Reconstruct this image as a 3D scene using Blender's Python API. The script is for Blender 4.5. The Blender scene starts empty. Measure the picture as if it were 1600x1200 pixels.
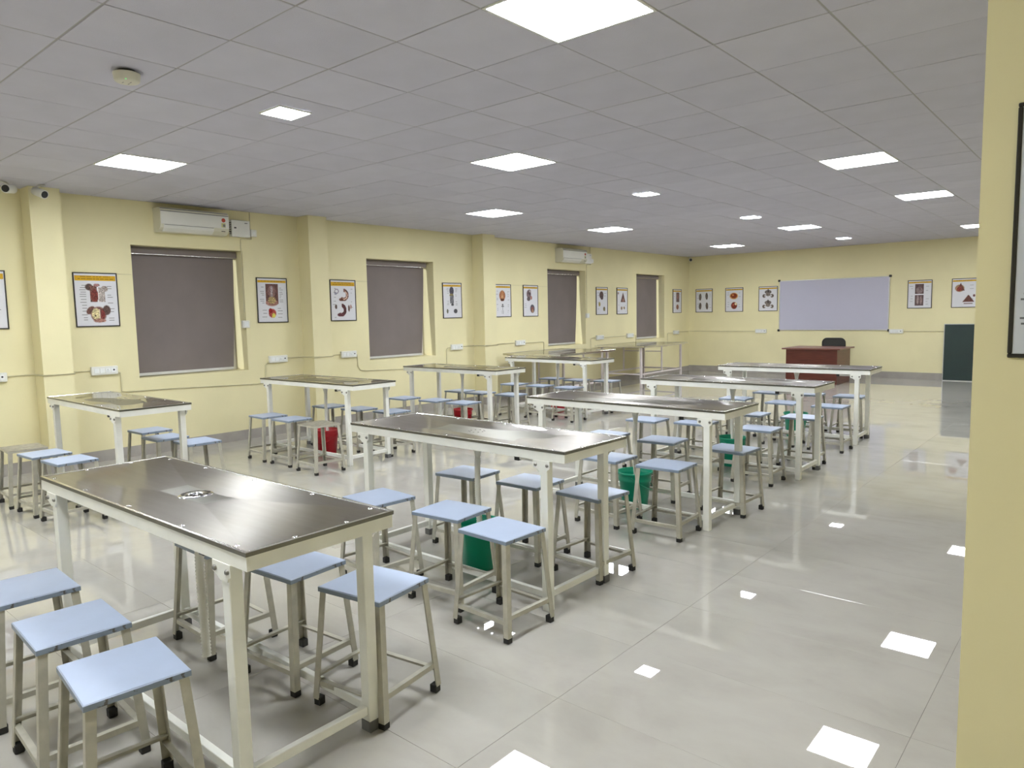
import bpy, math, random
import numpy as np
from mathutils import Vector, Matrix

S = bpy.context.scene
C = S.collection
PI = math.pi

# ------------------------------------------------------------------ camera, world, exposure
CAM_F = 1116.48          # focal length in pixels of a 1600 px wide frame
YAW, PITCH, ROLL = -0.7100, -0.0970, -0.0200
CAM_H = 1.609
cd = bpy.data.cameras.new('camera'); cam = bpy.data.objects.new('camera', cd); C.objects.link(cam)
cd.sensor_width = 36.0; cd.lens = CAM_F / 1600 * 36.0; cd.clip_start = 0.05; cd.clip_end = 200
def cam_axes():
    f = Vector((math.sin(YAW)*math.cos(PITCH), math.cos(YAW)*math.cos(PITCH), math.sin(PITCH)))
    r = Vector((math.cos(YAW), -math.sin(YAW), 0)); u = r.cross(f)
    r2 = math.cos(ROLL)*r + math.sin(ROLL)*u
    u2 = -math.sin(ROLL)*r + math.cos(ROLL)*u
    return r2, u2, f
_r, _u, _f = cam_axes()
M4 = Matrix((( _r.x, _u.x, -_f.x, 0), (_r.y, _u.y, -_f.y, 0), (_r.z, _u.z, -_f.z, CAM_H), (0, 0, 0, 1)))
cam.matrix_world = M4
S.camera = cam
S.view_settings.view_transform = 'Standard'
S.view_settings.look = 'None'
S.view_settings.gamma = 1.0
S.view_settings.use_curve_mapping = False
S.view_settings.exposure = 0.0
LAMP = 56.0              # radiance of the ceiling panels

w = bpy.data.worlds.new('sky'); S.world = w; w.use_nodes = True
nt = w.node_tree; nt.nodes.clear()
wo = nt.nodes.new('ShaderNodeOutputWorld'); bg = nt.nodes.new('ShaderNodeBackground')
sky = nt.nodes.new('ShaderNodeTexSky'); sky.sky_type = 'HOSEK_WILKIE'
sky.sun_direction = Vector((-0.75, 0.2, 0.63)).normalized(); sky.turbidity = 4
bg.inputs['Strength'].default_value = 2.0
nt.links.new(sky.outputs[0], bg.inputs[0]); nt.links.new(bg.outputs[0], wo.inputs[0])

# low late-afternoon sun outside the window wall; the blinds keep it out but for the gaps
sl = bpy.data.lights.new('sun', 'SUN'); sl.energy = 3.0; sl.angle = 0.02; sl.color = (1.0, 0.93, 0.88)
so = bpy.data.objects.new('sun', sl); C.objects.link(so); so.location = (-20, -10, 8)
so.rotation_euler = Vector((0.55, 0.80, -0.24)).to_track_quat('-Z', 'Y').to_euler()

# ------------------------------------------------------------------ materials
MATS = {}
def mat(name, col, rough=0.5, metal=0.0, spec=0.5, var=0.04, vscale=6.0, bump=0.0, bscale=200.0, coat=0.0,
        emit=None, estr=0.0, stretch=None, col2=None, cover=None, trans=0.0, alpha=1.0, aniso=0.0, roughvar=0.0):
    if name in MATS: return MATS[name]
    m = bpy.data.materials.new(name); m.use_nodes = True; MATS[name] = m
    n = m.node_tree.nodes; L = m.node_tree.links
    p = n['Principled BSDF']
    p.inputs['Roughness'].default_value = rough; p.inputs['Metallic'].default_value = metal
    p.inputs['Specular IOR Level'].default_value = spec
    p.inputs['Coat Weight'].default_value = coat; p.inputs['Coat Roughness'].default_value = 0.05
    p.inputs['Transmission Weight'].default_value = trans
    p.inputs['Anisotropic'].default_value = aniso
    tc = n.new('ShaderNodeTexCoord'); mp = n.new('ShaderNodeMapping')
    L.new(tc.outputs['Object'], mp.inputs[0])
    if stretch: mp.inputs['Scale'].default_value = stretch
    nz = n.new('ShaderNodeTexNoise'); nz.inputs['Scale'].default_value = vscale; nz.inputs['Detail'].default_value = 5
    L.new(mp.outputs[0], nz.inputs['Vector'])
    rp = n.new('ShaderNodeValToRGB')
    c1 = [max(0, c*(1-var)) for c in col]; c2 = [min(1, c*(1+var)) for c in (col2 or col)]
    if col2: c1 = list(col); c2 = list(col2)
    rp.color_ramp.elements[0].color = (*c1, 1); rp.color_ramp.elements[1].color = (*c2, 1)
    a, b = cover or (0.3, 0.7)
    rp.color_ramp.elements[0].position = a; rp.color_ramp.elements[1].position = b
    L.new(nz.outputs['Fac'], rp.inputs[0]); L.new(rp.outputs[0], p.inputs['Base Color'])
    if roughvar:
        mr = n.new('ShaderNodeMapRange'); mr.inputs['To Min'].default_value = rough; mr.inputs['To Max'].default_value = rough+roughvar
        L.new(nz.outputs['Fac'], mr.inputs[0]); L.new(mr.outputs[0], p.inputs['Roughness'])
    if bump:
        n2 = n.new('ShaderNodeTexNoise'); n2.inputs['Scale'].default_value = bscale; n2.inputs['Detail'].default_value = 3
        L.new(tc.outputs['Object'], n2.inputs['Vector'])
        bm = n.new('ShaderNodeBump'); bm.inputs['Strength'].default_value = bump; bm.inputs['Distance'].default_value = 0.004
        L.new(n2.outputs['Fac'], bm.inputs['Height']); L.new(bm.outputs[0], p.inputs['Normal'])
    if emit:
        p.inputs['Emission Color'].default_value = (*emit, 1); p.inputs['Emission Strength'].default_value = estr
    return m

M_WALL = mat('wall_paint', (0.77, 0.708, 0.445), 0.62, var=0.035, vscale=1.6, bump=0.10, bscale=45, spec=0.3)
M_TRIMP = mat('conduit_paint', (0.60, 0.55, 0.35), 0.5)
M_CEIL = mat('ceiling_board', (0.57, 0.562, 0.645), 0.9, var=0.03, vscale=3, bump=0.35, bscale=160, spec=0.1)
M_CEIL2 = mat('ceiling_board_light', (0.59, 0.582, 0.665), 0.9, var=0.03, vscale=3, bump=0.35, bscale=160, spec=0.1)
M_GRID = mat('ceiling_grid_metal', (0.34, 0.33, 0.33), 0.5)
M_GAP = mat('ceiling_void', (0.05, 0.048, 0.045), 0.9)
M_GROUT = mat('grout', (0.36, 0.34, 0.31), 0.8)
M_BASE = mat('baseboard_stone', (0.36, 0.335, 0.31), 0.22, var=0.1, vscale=5)
M_WHITE = mat('white_enamel', (0.82, 0.82, 0.77), 0.38, var=0.04, vscale=9, bump=0.05, bscale=90)
M_PINK = mat('pale_primer_paint', (0.66, 0.60, 0.60), 0.45, var=0.05)
M_LEG = mat('beige_enamel', (0.44, 0.42, 0.35), 0.42, var=0.14, vscale=14, bump=0.12, bscale=70)
M_SEAT = mat('powder_blue_paint', (0.405, 0.475, 0.625), 0.36, var=0.035, vscale=7, bump=0.05, bscale=60)
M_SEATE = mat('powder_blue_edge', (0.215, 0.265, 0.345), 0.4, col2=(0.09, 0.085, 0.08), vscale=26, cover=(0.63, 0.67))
M_OLD = mat('worn_grey_seat', (0.33, 0.31, 0.25), 0.35, col2=(0.20, 0.18, 0.14), vscale=24, cover=(0.45, 0.62))
M_RUB = mat('black_rubber', (0.018, 0.017, 0.016), 0.7)
M_GREYCAP = mat('grey_rubber', (0.13, 0.13, 0.13), 0.7)
def steel_material(broad, lo, hi):
    # brushed stainless sheet: a sharp and a broad metallic lobe
    m = bpy.data.materials.new('stainless_steel'); m.use_nodes = True
    n = m.node_tree.nodes; L = m.node_tree.links; p = n['Principled BSDF']; out = n['Material Output']
    q = n.new('ShaderNodeBsdfPrincipled'); mx = n.new('ShaderNodeMixShader')
    tc = n.new('ShaderNodeTexCoord'); mp = n.new('ShaderNodeMapping'); mp.inputs['Scale'].default_value = (1, 12, 1)
    nz = n.new('ShaderNodeTexNoise'); nz.inputs['Scale'].default_value = 3; nz.inputs['Detail'].default_value = 5
    L.new(tc.outputs['Object'], mp.inputs[0]); L.new(mp.outputs[0], nz.inputs['Vector'])
    rp = n.new('ShaderNodeValToRGB'); rp.color_ramp.elements[0].color = (*lo, 1); rp.color_ramp.elements[1].color = (*hi, 1)
    L.new(nz.outputs['Fac'], rp.inputs[0])
    for b_, rr in ((p, 0.055), (q, 0.34)):
        b_.inputs['Metallic'].default_value = 1; b_.inputs['Roughness'].default_value = rr
        L.new(rp.outputs[0], b_.inputs['Base Color'])
    mx.inputs[0].default_value = broad
    # grain runs along the table, so highlights smear across it
    cx = n.new('ShaderNodeCombineXYZ'); cx.inputs[1].default_value = 1.0
    vt = n.new('ShaderNodeVectorTransform'); vt.vector_type = 'VECTOR'; vt.convert_from = 'OBJECT'; vt.convert_to = 'WORLD'
    L.new(cx.outputs[0], vt.inputs[0]); L.new(vt.outputs[0], q.inputs['Tangent'])
    q.inputs['Anisotropic'].default_value = 1.0
    L.new(p.outputs[0], mx.inputs[1]); L.new(q.outputs[0], mx.inputs[2]); L.new(mx.outputs[0], out.inputs[0])
    return m
M_STEEL = steel_material(0.64, (0.33, 0.305, 0.285), (0.42, 0.395, 0.375))
M_STEEL2 = steel_material(0.30, (0.42, 0.40, 0.37), (0.52, 0.50, 0.47))
M_STEELE = mat('stainless_edge', (0.19, 0.185, 0.165), 0.3, metal=1.0, var=0.08, vscale=8)
M_LIP = mat('bright_steel', (0.80, 0.80, 0.78), 0.22, metal=1.0)
M_CHROME = mat('chrome', (0.85, 0.85, 0.86), 0.12, metal=1.0)
M_BOLT = mat('bolt_steel', (0.28, 0.27, 0.25), 0.4, metal=0.8, var=0.2, vscale=60)
M_DARK = mat('dark_hole', (0.012, 0.012, 0.012), 0.6)
M_PIPE = mat('drain_pipe_plastic', (0.74, 0.73, 0.68), 0.5, var=0.05)
M_GREEN = mat('green_plastic', (0.0, 0.30, 0.175), 0.35, var=0.05)
M_RED = mat('red_plastic', (0.42, 0.004, 0.012), 0.35, var=0.05)
M_BLIND = mat('blind_fabric', (0.215, 0.185, 0.178), 0.85, var=0.05, vscale=2.5, bump=0.25, bscale=350, spec=0.15)
M_BLINDBAR = mat('blind_bottom_bar', (0.62, 0.62, 0.62), 0.35)
M_WFRAME = mat('window_frame_paint', (0.72, 0.70, 0.64), 0.4)
M_PLAST = mat('white_plastic', (0.76, 0.76, 0.72), 0.32, var=0.02)
M_PLAST2 = mat('switch_plastic', (0.80, 0.82, 0.82), 0.28, var=0.02)
M_SIDEAC = mat('cream_plastic', (0.66, 0.64, 0.52), 0.4, var=0.02)
M_GREYS = mat('grey_trim_plastic', (0.20, 0.20, 0.21), 0.35)
M_BLACK = mat('black_plastic', (0.018, 0.018, 0.018), 0.35)
M_FRAME = mat('black_picture_frame', (0.022, 0.020, 0.018), 0.35)
M_WB = mat('whiteboard_face', (0.50, 0.495, 0.62), 0.16, var=0.02, vscale=1)
M_ALU = mat('aluminium', (0.62, 0.62, 0.62), 0.35, metal=0.8)
M_GB = mat('green_chalkboard', (0.012, 0.030, 0.028), 0.45, var=0.12, vscale=3)
M_WOOD = mat('mahogany_laminate', (0.085, 0.018, 0.012), 0.32, col2=(0.13, 0.030, 0.018), vscale=3.0, stretch=(1.2, 1.2, 22), cover=(0.35, 0.65))
M_WOODT = mat('mahogany_top', (0.16, 0.055, 0.040), 0.28, col2=(0.20, 0.075, 0.055), vscale=3.0, stretch=(1.5, 22, 1))
M_MESH = mat('charcoal_mesh', (0.030, 0.030, 0.026), 0.6, bump=0.4, bscale=300)
M_LAMP = mat('lamp_diffuser', (0.9, 0.9, 0.9), 0.4, emit=(0.93, 0.97, 1.0), estr=LAMP)
M_LED = mat('green_indicator', (0.1, 0.7, 0.2), 0.4, emit=(0.2, 1.0, 0.3), estr=1.0)
M_DET = mat('detector_plastic', (0.62, 0.60, 0.50), 0.45, var=0.02)
M_REDST = mat('red_print', (0.45, 0.06, 0.03), 0.4)
M_YELST = mat('yellow_green_print', (0.55, 0.55, 0.25), 0.4)

def floor_material():
    m = bpy.data.materials.new('polished_floor_tile'); m.use_nodes = True
    n = m.node_tree.nodes; L = m.node_tree.links; p = n['Principled BSDF']
    tc = n.new('ShaderNodeTexCoord'); mp = n.new('ShaderNodeMapping'); mp.inputs['Scale'].default_value = (0.9, 1.25, 1)
    oi = n.new('ShaderNodeObjectInfo')
    ad = n.new('ShaderNodeVectorMath'); ad.operation = 'ADD'
    sc = n.new('ShaderNodeVectorMath'); sc.operation = 'SCALE'; sc.inputs['Scale'].default_value = 1.0
    L.new(tc.outputs['Object'], mp.inputs[0])
    L.new(oi.outputs['Location'], sc.inputs[0]); L.new(mp.outputs[0], ad.inputs[0]); L.new(sc.outputs[0], ad.inputs[1])
    nz = n.new('ShaderNodeTexNoise'); nz.inputs['Scale'].default_value = 2.4; nz.inputs['Detail'].default_value = 7; nz.inputs['Roughness'].default_value = 0.6
    nz.inputs['Distortion'].default_value = 0.3
    L.new(ad.outputs[0], nz.inputs['Vector'])
    rp = n.new('ShaderNodeValToRGB'); e = rp.color_ramp.elements
    e[0].position = 0.30; e[0].color = (0.395, 0.374, 0.340, 1); e[1].position = 0.62; e[1].color = (0.455, 0.436, 0.398, 1)
    x = e.new(0.48); x.color = (0.435, 0.415, 0.378, 1)
    L.new(nz.outputs['Fac'], rp.inputs[0]); L.new(rp.outputs[0], p.inputs['Base Color'])
    p.inputs['Roughness'].default_value = 0.012; p.inputs['Specular IOR Level'].default_value = 1.0
    return m
M_FLOOR = floor_material()

def print_material():
    m = bpy.data.materials.new('poster_print'); m.use_nodes = True
    n = m.node_tree.nodes; L = m.node_tree.links; p = n['Principled BSDF']
    a = n.new('ShaderNodeVertexColor'); a.layer_name = 'Col'
    L.new(a.outputs[0], p.inputs['Base Color']); p.inputs['Roughness'].default_value = 0.35
    p.inputs['Specular IOR Level'].default_value = 0.35
    return m
M_PRINT = print_material()
def glass_material():
    m = bpy.data.materials.new('window_glass'); m.use_nodes = True
    n = m.node_tree.nodes; L = m.node_tree.links; n.remove(n['Principled BSDF'])
    t = n.new('ShaderNodeBsdfTransparent'); t.inputs[0].default_value = (0.90, 0.93, 0.92, 1)
    g = n.new('ShaderNodeBsdfGlossy'); g.inputs['Roughness'].default_value = 0.02
    mx = n.new('ShaderNodeMixShader'); mx.inputs[0].default_value = 0.07
    L.new(t.outputs[0], mx.inputs[1]); L.new(g.outputs[0], mx.inputs[2]); L.new(mx.outputs[0], n['Material Output'].inputs[0])
    return m
M_GLASS = glass_material()

# ------------------------------------------------------------------ mesh builder
class MB:
    def __init__(s): s.v = []; s.f = []; s.mi = []; s.sm = []
    def add(s, vs, fs, mi=0, smooth=False):
        k = len(s.v); s.v += [tuple(v) for v in vs]
        for f in fs: s.f.append(tuple(i+k for i in f)); s.mi.append(mi); s.sm.append(smooth)
        return s
    def box(s, x0, x1, y0, y1, z0, z1, mi=0):
        v = [(x0,y0,z0),(x1,y0,z0),(x1,y1,z0),(x0,y1,z0),(x0,y0,z1),(x1,y0,z1),(x1,y1,z1),(x0,y1,z1)]
        return s.add(v, [(0,3,2,1),(4,5,6,7),(0,1,5,4),(1,2,6,5),(2,3,7,6),(3,0,4,7)], mi)
    def bbox(s, x0, x1, y0, y1, z0, z1, b=0.003, mi=0):
        # box with chamfered edges
        import itertools
        pts = []; idx = {}
        cs = ((x0, x1), (y0, y1), (z0, z1))
        for c in itertools.product((0, 1), repeat=3):
            for ax in range(3):
                p = []
                for k in range(3):
                    val = cs[k][c[k]]
                    if k != ax: val += b if c[k] == 0 else -b
                    p.append(val)
                idx[(c, ax)] = len(pts); pts.append(tuple(p))
        # vertex (c, ax) lies on the face normal to ax
        F = []
        for ax in range(3):
            o = [k for k in range(3) if k != ax]
            for sd in (0, 1):
                q = []
                for a, bb in ((0,0),(1,0),(1,1),(0,1)):
                    c = [0,0,0]; c[ax] = sd; c[o[0]] = a; c[o[1]] = bb; q.append(idx[(tuple(c), ax)])
                F.append(tuple(q))
        for ax in range(3):          # edges parallel to ax
            o = [k for k in range(3) if k != ax]
            for a in (0, 1):
                for bb in (0, 1):
                    c0 = [0,0,0]; c0[o[0]] = a; c0[o[1]] = bb; c1 = list(c0); c1[ax] = 1
                    F.append((idx[(tuple(c0), o[0])], idx[(tuple(c1), o[0])], idx[(tuple(c1), o[1])], idx[(tuple(c0), o[1])]))
        for c in itertools.product((0, 1), repeat=3):
            F.append((idx[(c, 0)], idx[(c, 1)], idx[(c, 2)]))
        # orient outwards
        cen = Vector(((x0+x1)/2, (y0+y1)/2, (z0+z1)/2)); FF = []
        for f in F:
            P = [Vector(pts[i]) for i in f]; nrm = (P[1]-P[0]).cross(P[2]-P[0]); mid = sum(P, Vector())/len(P)
            FF.append(f if nrm.dot(mid-cen) > 0 else tuple(reversed(f)))
        return s.add(pts, FF, mi)
    def prism(s, poly, axis, a, b, mi=0):
        # polygon in the two other axes extruded along axis
        n = len(poly); vs = []
        for t in (a, b):
            for p, q in poly:
                vs.append({'x': (t, p, q), 'y': (p, t, q), 'z': (p, q, t)}[axis])
        ar = sum(poly[i][0]*poly[(i+1)%n][1]-poly[(i+1)%n][0]*poly[i][1] for i in range(n))
        fl = (ar > 0) ^ (axis == 'y') ^ (b < a)
        fs = [tuple(range(n-1, -1, -1)), tuple(range(n, 2*n))] + [(i, (i+1)%n, n+(i+1)%n, n+i) for i in range(n)]
        if not fl: fs = [tuple(reversed(f)) for f in fs]
        return s.add(vs, fs, mi)
    def tube(s, pts, r, seg=8, mi=0, caps=True, radii=None):
        pts = [Vector(p) for p in pts]; rings = []
        up = None
        for i, p in enumerate(pts):
            t = (pts[min(i+1, len(pts)-1)] - pts[max(i-1, 0)]).normalized()
            if up is None: up = t.cross(Vector((0, 0, 1)) if abs(t.z) < 0.9 else Vector((1, 0, 0))).normalized()
            a = (up - t*up.dot(t)).normalized(); b = t.cross(a); up = a
            rr = radii[i] if radii else r
            rings.append([p + a*rr*math.cos(2*PI*k/seg) + b*rr*math.sin(2*PI*k/seg) for k in range(seg)])
        vs = [v for R in rings for v in R]; fs = []
        for i in range(len(pts)-1):
            for k in range(seg):
                fs.append((i*seg+k, i*seg+(k+1)%seg, (i+1)*seg+(k+1)%seg, (i+1)*seg+k))
        s.add(vs, fs, mi, True)
        if caps:
            s.add(rings[0], [tuple(range(seg-1, -1, -1))], mi); s.add(rings[-1], [tuple(range(seg))], mi)
        return s
    def lathe(s, prof, c=(0,0,0), seg=24, mi=0, smooth=True):
        vs = []; n = len(prof)
        for k in range(seg):
            a = 2*PI*k/seg
            for r, z in prof: vs.append((c[0]+r*math.cos(a), c[1]+r*math.sin(a), c[2]+z))
        fs = []
        for k in range(seg):
            k2 = (k+1) % seg
            for i in range(n-1): fs.append((k*n+i, k2*n+i, k2*n+i+1, k*n+i+1))
        return s.add(vs, fs, mi, smooth)
    def mesh(s, name, mats):
        me = bpy.data.meshes.new(name); me.from_pydata(s.v, [], s.f)
        for m in (mats if isinstance(mats, (list, tuple)) else [mats]): me.materials.append(m)
        me.polygons.foreach_set('material_index', s.mi); me.polygons.foreach_set('use_smooth', s.sm)
        me.update(); return me
    def obj(s, name, mats, parent=None, loc=(0,0,0), rot=(0,0,0)):
        return link(name, s.mesh(name, mats), parent, loc, rot)
def link(name, me, parent=None, loc=(0,0,0), rot=(0,0,0)):
    o = bpy.data.objects.new(name, me); C.objects.link(o); o.location = loc; o.rotation_euler = rot
    if parent: o.parent = parent
    return o
def tag(o, label=None, cat=None, group=None, kind=None):
    for k, v in (('label', label), ('category', cat), ('group', group), ('kind', kind)):
        if v: o[k] = v
    return o
def thing(name, label, cat, loc=(0,0,0), rz=0, group=None):
    o = link(name, None, None, loc, (0, 0, rz)); return tag(o, label, cat, group)
def struct(o): o['kind'] = 'structure'; return o
def copy_tree(o, parent=None):
    c = o.copy(); C.objects.link(c); c.parent = parent
    for ch in list(o.children): copy_tree(ch, c)
    return c

# ------------------------------------------------------------------ room dimensions
WX = -8.974; BY = 17.807; RX = 0.634; FY = -3.42; CZ = 3.037
GX0, GY0, G = -2.966, 1.981, 0.6
gx = lambda j: GX0 + G*j
gy = lambda i: GY0 + G*i

# floor: grout bed with 1200 x 600 polished tiles, each a part
fl = struct(MB().box(WX-0.3, RX+0.3, FY-0.3, BY+0.3, -0.12, -0.004).obj('floor', M_GROUT))
tl = 1.1990; tw = 0.5990
tile_me = MB().bbox(-tl/2, tl/2, -tw/2, tw/2, -0.010, 0.0, 0.0005).mesh('tile', M_FLOOR)
x = -0.54 + 1.2
cuts = []
while x > WX: cuts.append(x); x -= 1.2
ys = []; y = 2.88 - 0.6*11
while y < BY: ys.append(y); y += 0.6
tr = random.Random(3)
for i, x1 in enumerate(cuts):
    x0 = max(x1-1.2, WX); xr = min(x1, RX)
    for y0 in ys:
        ya = max(y0, FY); yb = min(y0+0.6, BY)
        if yb-ya < 0.01: continue
        if xr-x0 > 1.19 and yb-ya > 0.59:
            link('tile', tile_me, fl, ((x0+xr)/2, (ya+yb)/2, -0.0006), (tr.uniform(-.0010, .0010), tr.uniform(-.0006, .0006), 0))
        else:
            hx, hy = (xr-x0)/2-0.0005, (yb-ya)/2-0.0005
            MB().bbox(-hx, hx, -hy, hy, -0.010, 0.0, 0.0005).obj('tile', M_FLOOR, fl, ((x0+xr)/2, (ya+yb)/2, 0))

# ceiling: void above, grid of tees, boards laid in it
BIG = {(1,1), (-7,1), (-3,5), (-7,9), (1,9), (-7,14), (1,14), (-3,18), (-7,22), (1,22), (1,-3), (-7,-3), (-3,-7)}  # negative rows: unseen panels added behind the camera to brighten the room
SMALL = {(-3,1), (-3,9), (-3,14), (-3,22), (-3,-3)}  # the negative row is an unseen downlight, added as extra light
cl = struct(MB().box(WX-0.3, RX+0.3, FY-0.3, BY+0.3, CZ+0.012, CZ+0.15).obj('ceiling', M_GAP))
gb = MB()
for j in range(-10, 7): gb.box(gx(j)-0.0065, gx(j)+0.0065, FY, BY, CZ+0.003, CZ+0.011)
for i in range(-9, 27): gb.box(WX, RX, gy(i)-0.0065, gy(i)+0.0065, CZ+0.0032, CZ+0.0108)
gb.obj('ceiling_grid', M_GRID, cl)
b = 0.2955
rnd = random.Random(5)
def board_mesh(m): return MB().bbox(-b, b, -b, b, 0.0, 0.011, 0.002).mesh('ceiling_tile', m)
bmA, bmB = board_mesh(M_CEIL), board_mesh(M_CEIL2)
cells = [(j, i) for j in range(-10, 6) for i in range(-9, 27) if (j, i) not in BIG]
def near(c): return math.hypot(gx(c[0])+.3, gy(c[1])+.3)
vis = sorted([c for c in cells if c[1] >= -2], key=near)
single = set(vis[:300])
rest = MB()
for c in cells:
    j, i = c; cx, cy = gx(j)+.3, gy(i)+.3
    y1 = min(gy(i+1), BY)
    if c in SMALL: pass
    if c in single:
        o = link('ceiling_tile', bmB if rnd.random() < .35 else bmA, cl, (cx, cy, CZ + rnd.uniform(-0.0012, 0.0012)), (rnd.uniform(-.0022, .0022), rnd.uniform(-.0022, .0022), 0))
    else:
        rest.bbox(cx-b, cx+b, cy-b, min(cy+b, BY), CZ+rnd.uniform(-.001, .001), CZ+0.011, 0.002)
ro = rest.obj('far_ceiling_tiles', M_CEIL, cl); ro['kind'] = 'stuff'

# walls
WINS = [(3.58, 4.99), (7.04, 8.45), (11.61, 12.955), (15.095, 16.46)]
WZ0, WZ1 = 0.935, 2.52
wl = MB(); prev = FY-0.3; WT = 0.36
for a, c in WINS:
    wl.box(WX-WT, WX, prev, a, -0.004, CZ+0.012)
    wl.box(WX-WT, WX, a, c, -0.004, WZ0); wl.box(WX-WT, WX, a, c, WZ1, CZ+0.012); prev = c
wl.box(WX-WT, WX, prev, BY+0.24, -0.004, CZ+0.012)
struct(wl.obj('wall_left', M_WALL))
struct(MB().box(WX, RX, BY, BY+0.24, -0.004, CZ+0.012).obj('wall_back', M_WALL))
struct(MB().box(RX, RX+0.24, FY-0.24, BY+0.24, -0.004, CZ+0.012).obj('wall_right', M_WALL))
struct(MB().box(WX, RX, FY-0.24, FY, -0.004, CZ+0.012).obj('wall_front', M_WALL))
for k, (y0, y1) in enumerate(((2.50, 2.79), (5.845, 6.15), (9.41, 9.73), (-1.0, -0.7))):
    o = struct(MB().box(WX, WX+0.27, y0, y1, 0, CZ+0.002).obj('pillar', M_WALL)); 
struct(MB().box(-0.293, RX, 2.15, 2.62, 0, CZ+0.002).obj('pillar', M_WALL))
# baseboards of grey stone
bl = MB(); segs = [(FY, -1.0), (-0.7, 2.50), (2.79, 5.845), (6.15, 9.41), (9.73, BY)]
for a, c in segs: bl.box(WX, WX+0.012, a, c, 0, 0.13)
for a, c in ((2.50, 2.79), (5.845, 6.15), (9.41, 9.73), (-1.0, -0.7)):
    bl.box(WX, WX+0.282, a-0.012, a, 0, 0.13); bl.box(WX, WX+0.282, c, c+0.012, 0, 0.13); bl.box(WX+0.27, WX+0.282, a, c, 0, 0.13)
struct(bl.obj('baseboard_left', M_BASE))
struct(MB().box(WX+0.012, RX, BY-0.012, BY, 0, 0.15).obj('baseboard_back', M_BASE))
struct(MB().box(RX-0.012, RX, 2.62, BY-0.012, 0, 0.13).box(RX-0.012, RX, FY, 2.15, 0, 0.13).box(-0.305, RX-0.012, 2.138, 2.15, 0, 0.13).box(-0.305, -0.293, 2.15, 2.62, 0, 0.13).box(-0.305, RX-0.012, 2.62, 2.632, 0, 0.13).obj('baseboard_right', M_BASE))
struct(MB().box(WX+0.012, RX-0.012, FY, FY+0.012, 0, 0.13).obj('baseboard_front', M_BASE))

# windows and roller blinds
WORD = ['nearest to the camera, below the large air conditioner', 'between the second and third wall pillars', 'under the far air conditioner', 'farthest, next to the corner of the room']
for k, (a, c) in enumerate(WINS):
    t = 0.045; xo = WX-0.335
    f = MB(); f.box(xo-.02, xo+.02, a, a+t, WZ0, WZ1).box(xo-.02, xo+.02, c-t, c, WZ0, WZ1).box(xo-.02, xo+.02, a+t, c-t, WZ0, WZ0+t).box(xo-.02, xo+.02, a+t, c-t, WZ1-t, WZ1)
    mid = (a+c)/2; f.box(xo-.018, xo+.018, mid-.03, mid+.03, WZ0+t, WZ1-t)
    fo = struct(f.obj('window_%d' % (k+1), M_WFRAME))
    for (p, q) in ((a+t, mid-.03), (mid+.03, c-t)):
        MB().box(xo-.003, xo+.003, p, q, WZ0+t, WZ1-t).obj('pane', M_GLASS, fo)
    # blind hangs inside the recess with a gap at its right-hand side
    gap_t, gap_b = [(0.03, 0.11), (0.045, 0.15), (0.04, 0.14), (0.05, 0.06)][k]
    r = thing('roller_blind', 'taupe grey roller blind filling the window ' + WORD[k], 'blind', (WX-0.20, a, WZ0), 0, 'roller blinds')
    wdt = c-a; hh = WZ1-WZ0
    fm = MB(); n = 16; top = hh-0.01; bot = 0.045 if k != 3 else 0.05
    vs = []; fs = []
    for i in range(n+1):
        tt = i/n; z = top+(bot-top)*tt; ry = wdt - (gap_t + (gap_b-gap_t)*tt**1.5)
        for jj in range(9):
            u = jj/8; yy = 0.006+(ry-0.006)*u
            vs.append((0.010*math.sin(PI*u)*tt + (0.012*tt if u > .9 else 0), yy, z))
    for i in range(n):
        for jj in range(8): q = i*9+jj; fs.append((q, q+9, q+10, q+1))
    nv = len(vs); vs += [(v[0]-0.0015, v[1], v[2]) for v in vs]; fs += [tuple(nv+i for i in reversed(f)) for f in fs]
    fm.add(vs, fs, 0, True); fm.obj('blind_fabric', M_BLIND, r)
    cm = MB(); pr = [(-0.035, hh-0.003), (0.045, hh-0.003), (0.052, hh-0.03), (0.052, hh-0.085), (0.040, hh-0.095), (-0.035, hh-0.095)]
    cm.prism(pr, 'y', 0.004, wdt-gap_t+0.025); cm.obj('cassette', M_BLIND, r)
    MB().box(0.0525, 0.0545, 0.004, wdt-gap_t+0.024, hh-0.092, hh-0.086).obj('cassette_strip', M_LIP, r)
    MB().bbox(-0.006, 0.014, 0.006, wdt-gap_b, 0.012, 0.046, 0.003).obj('bottom_bar', M_BLINDBAR, r)

# ------------------------------------------------------------------ ceiling lamps
rown = {1: 'front', -3: 'rear', 5: 'second', 9: 'third', 14: 'fourth', 18: 'fifth', 22: 'last', -7: 'rearmost'}
LBL = {(1,1): 'large square LED panel glowing at the top edge of the picture', (-7,1): 'square LED panel above the smoke detector side of the window wall, nearest the air conditioner',
 (-3,5): 'square LED panel alone in the middle row, left of the picture centre', (-7,9): 'square LED panel near the window wall, above the second window and pillar',
 (1,9): 'square LED panel at right, the nearer of the two big ones on that side', (-7,14): 'square LED panel near the window wall above the far air conditioner',
 (1,14): 'square LED panel at right, second along the right-hand row', (-3,18): 'square LED panel in the middle row in front of the whiteboard',
 (-7,22): 'square LED panel nearest the far left corner of the room', (1,22): 'square LED panel cut by the right pillar, above the green board',
 (-3,-7): 'added square LED panel, unseen extra light behind the viewpoint, middle row', (-7,-3): 'added square LED panel, unseen extra light behind the viewpoint, window side', (1,-3): 'added square LED panel, unseen extra light behind the viewpoint, right side'}
fr = MB()
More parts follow.
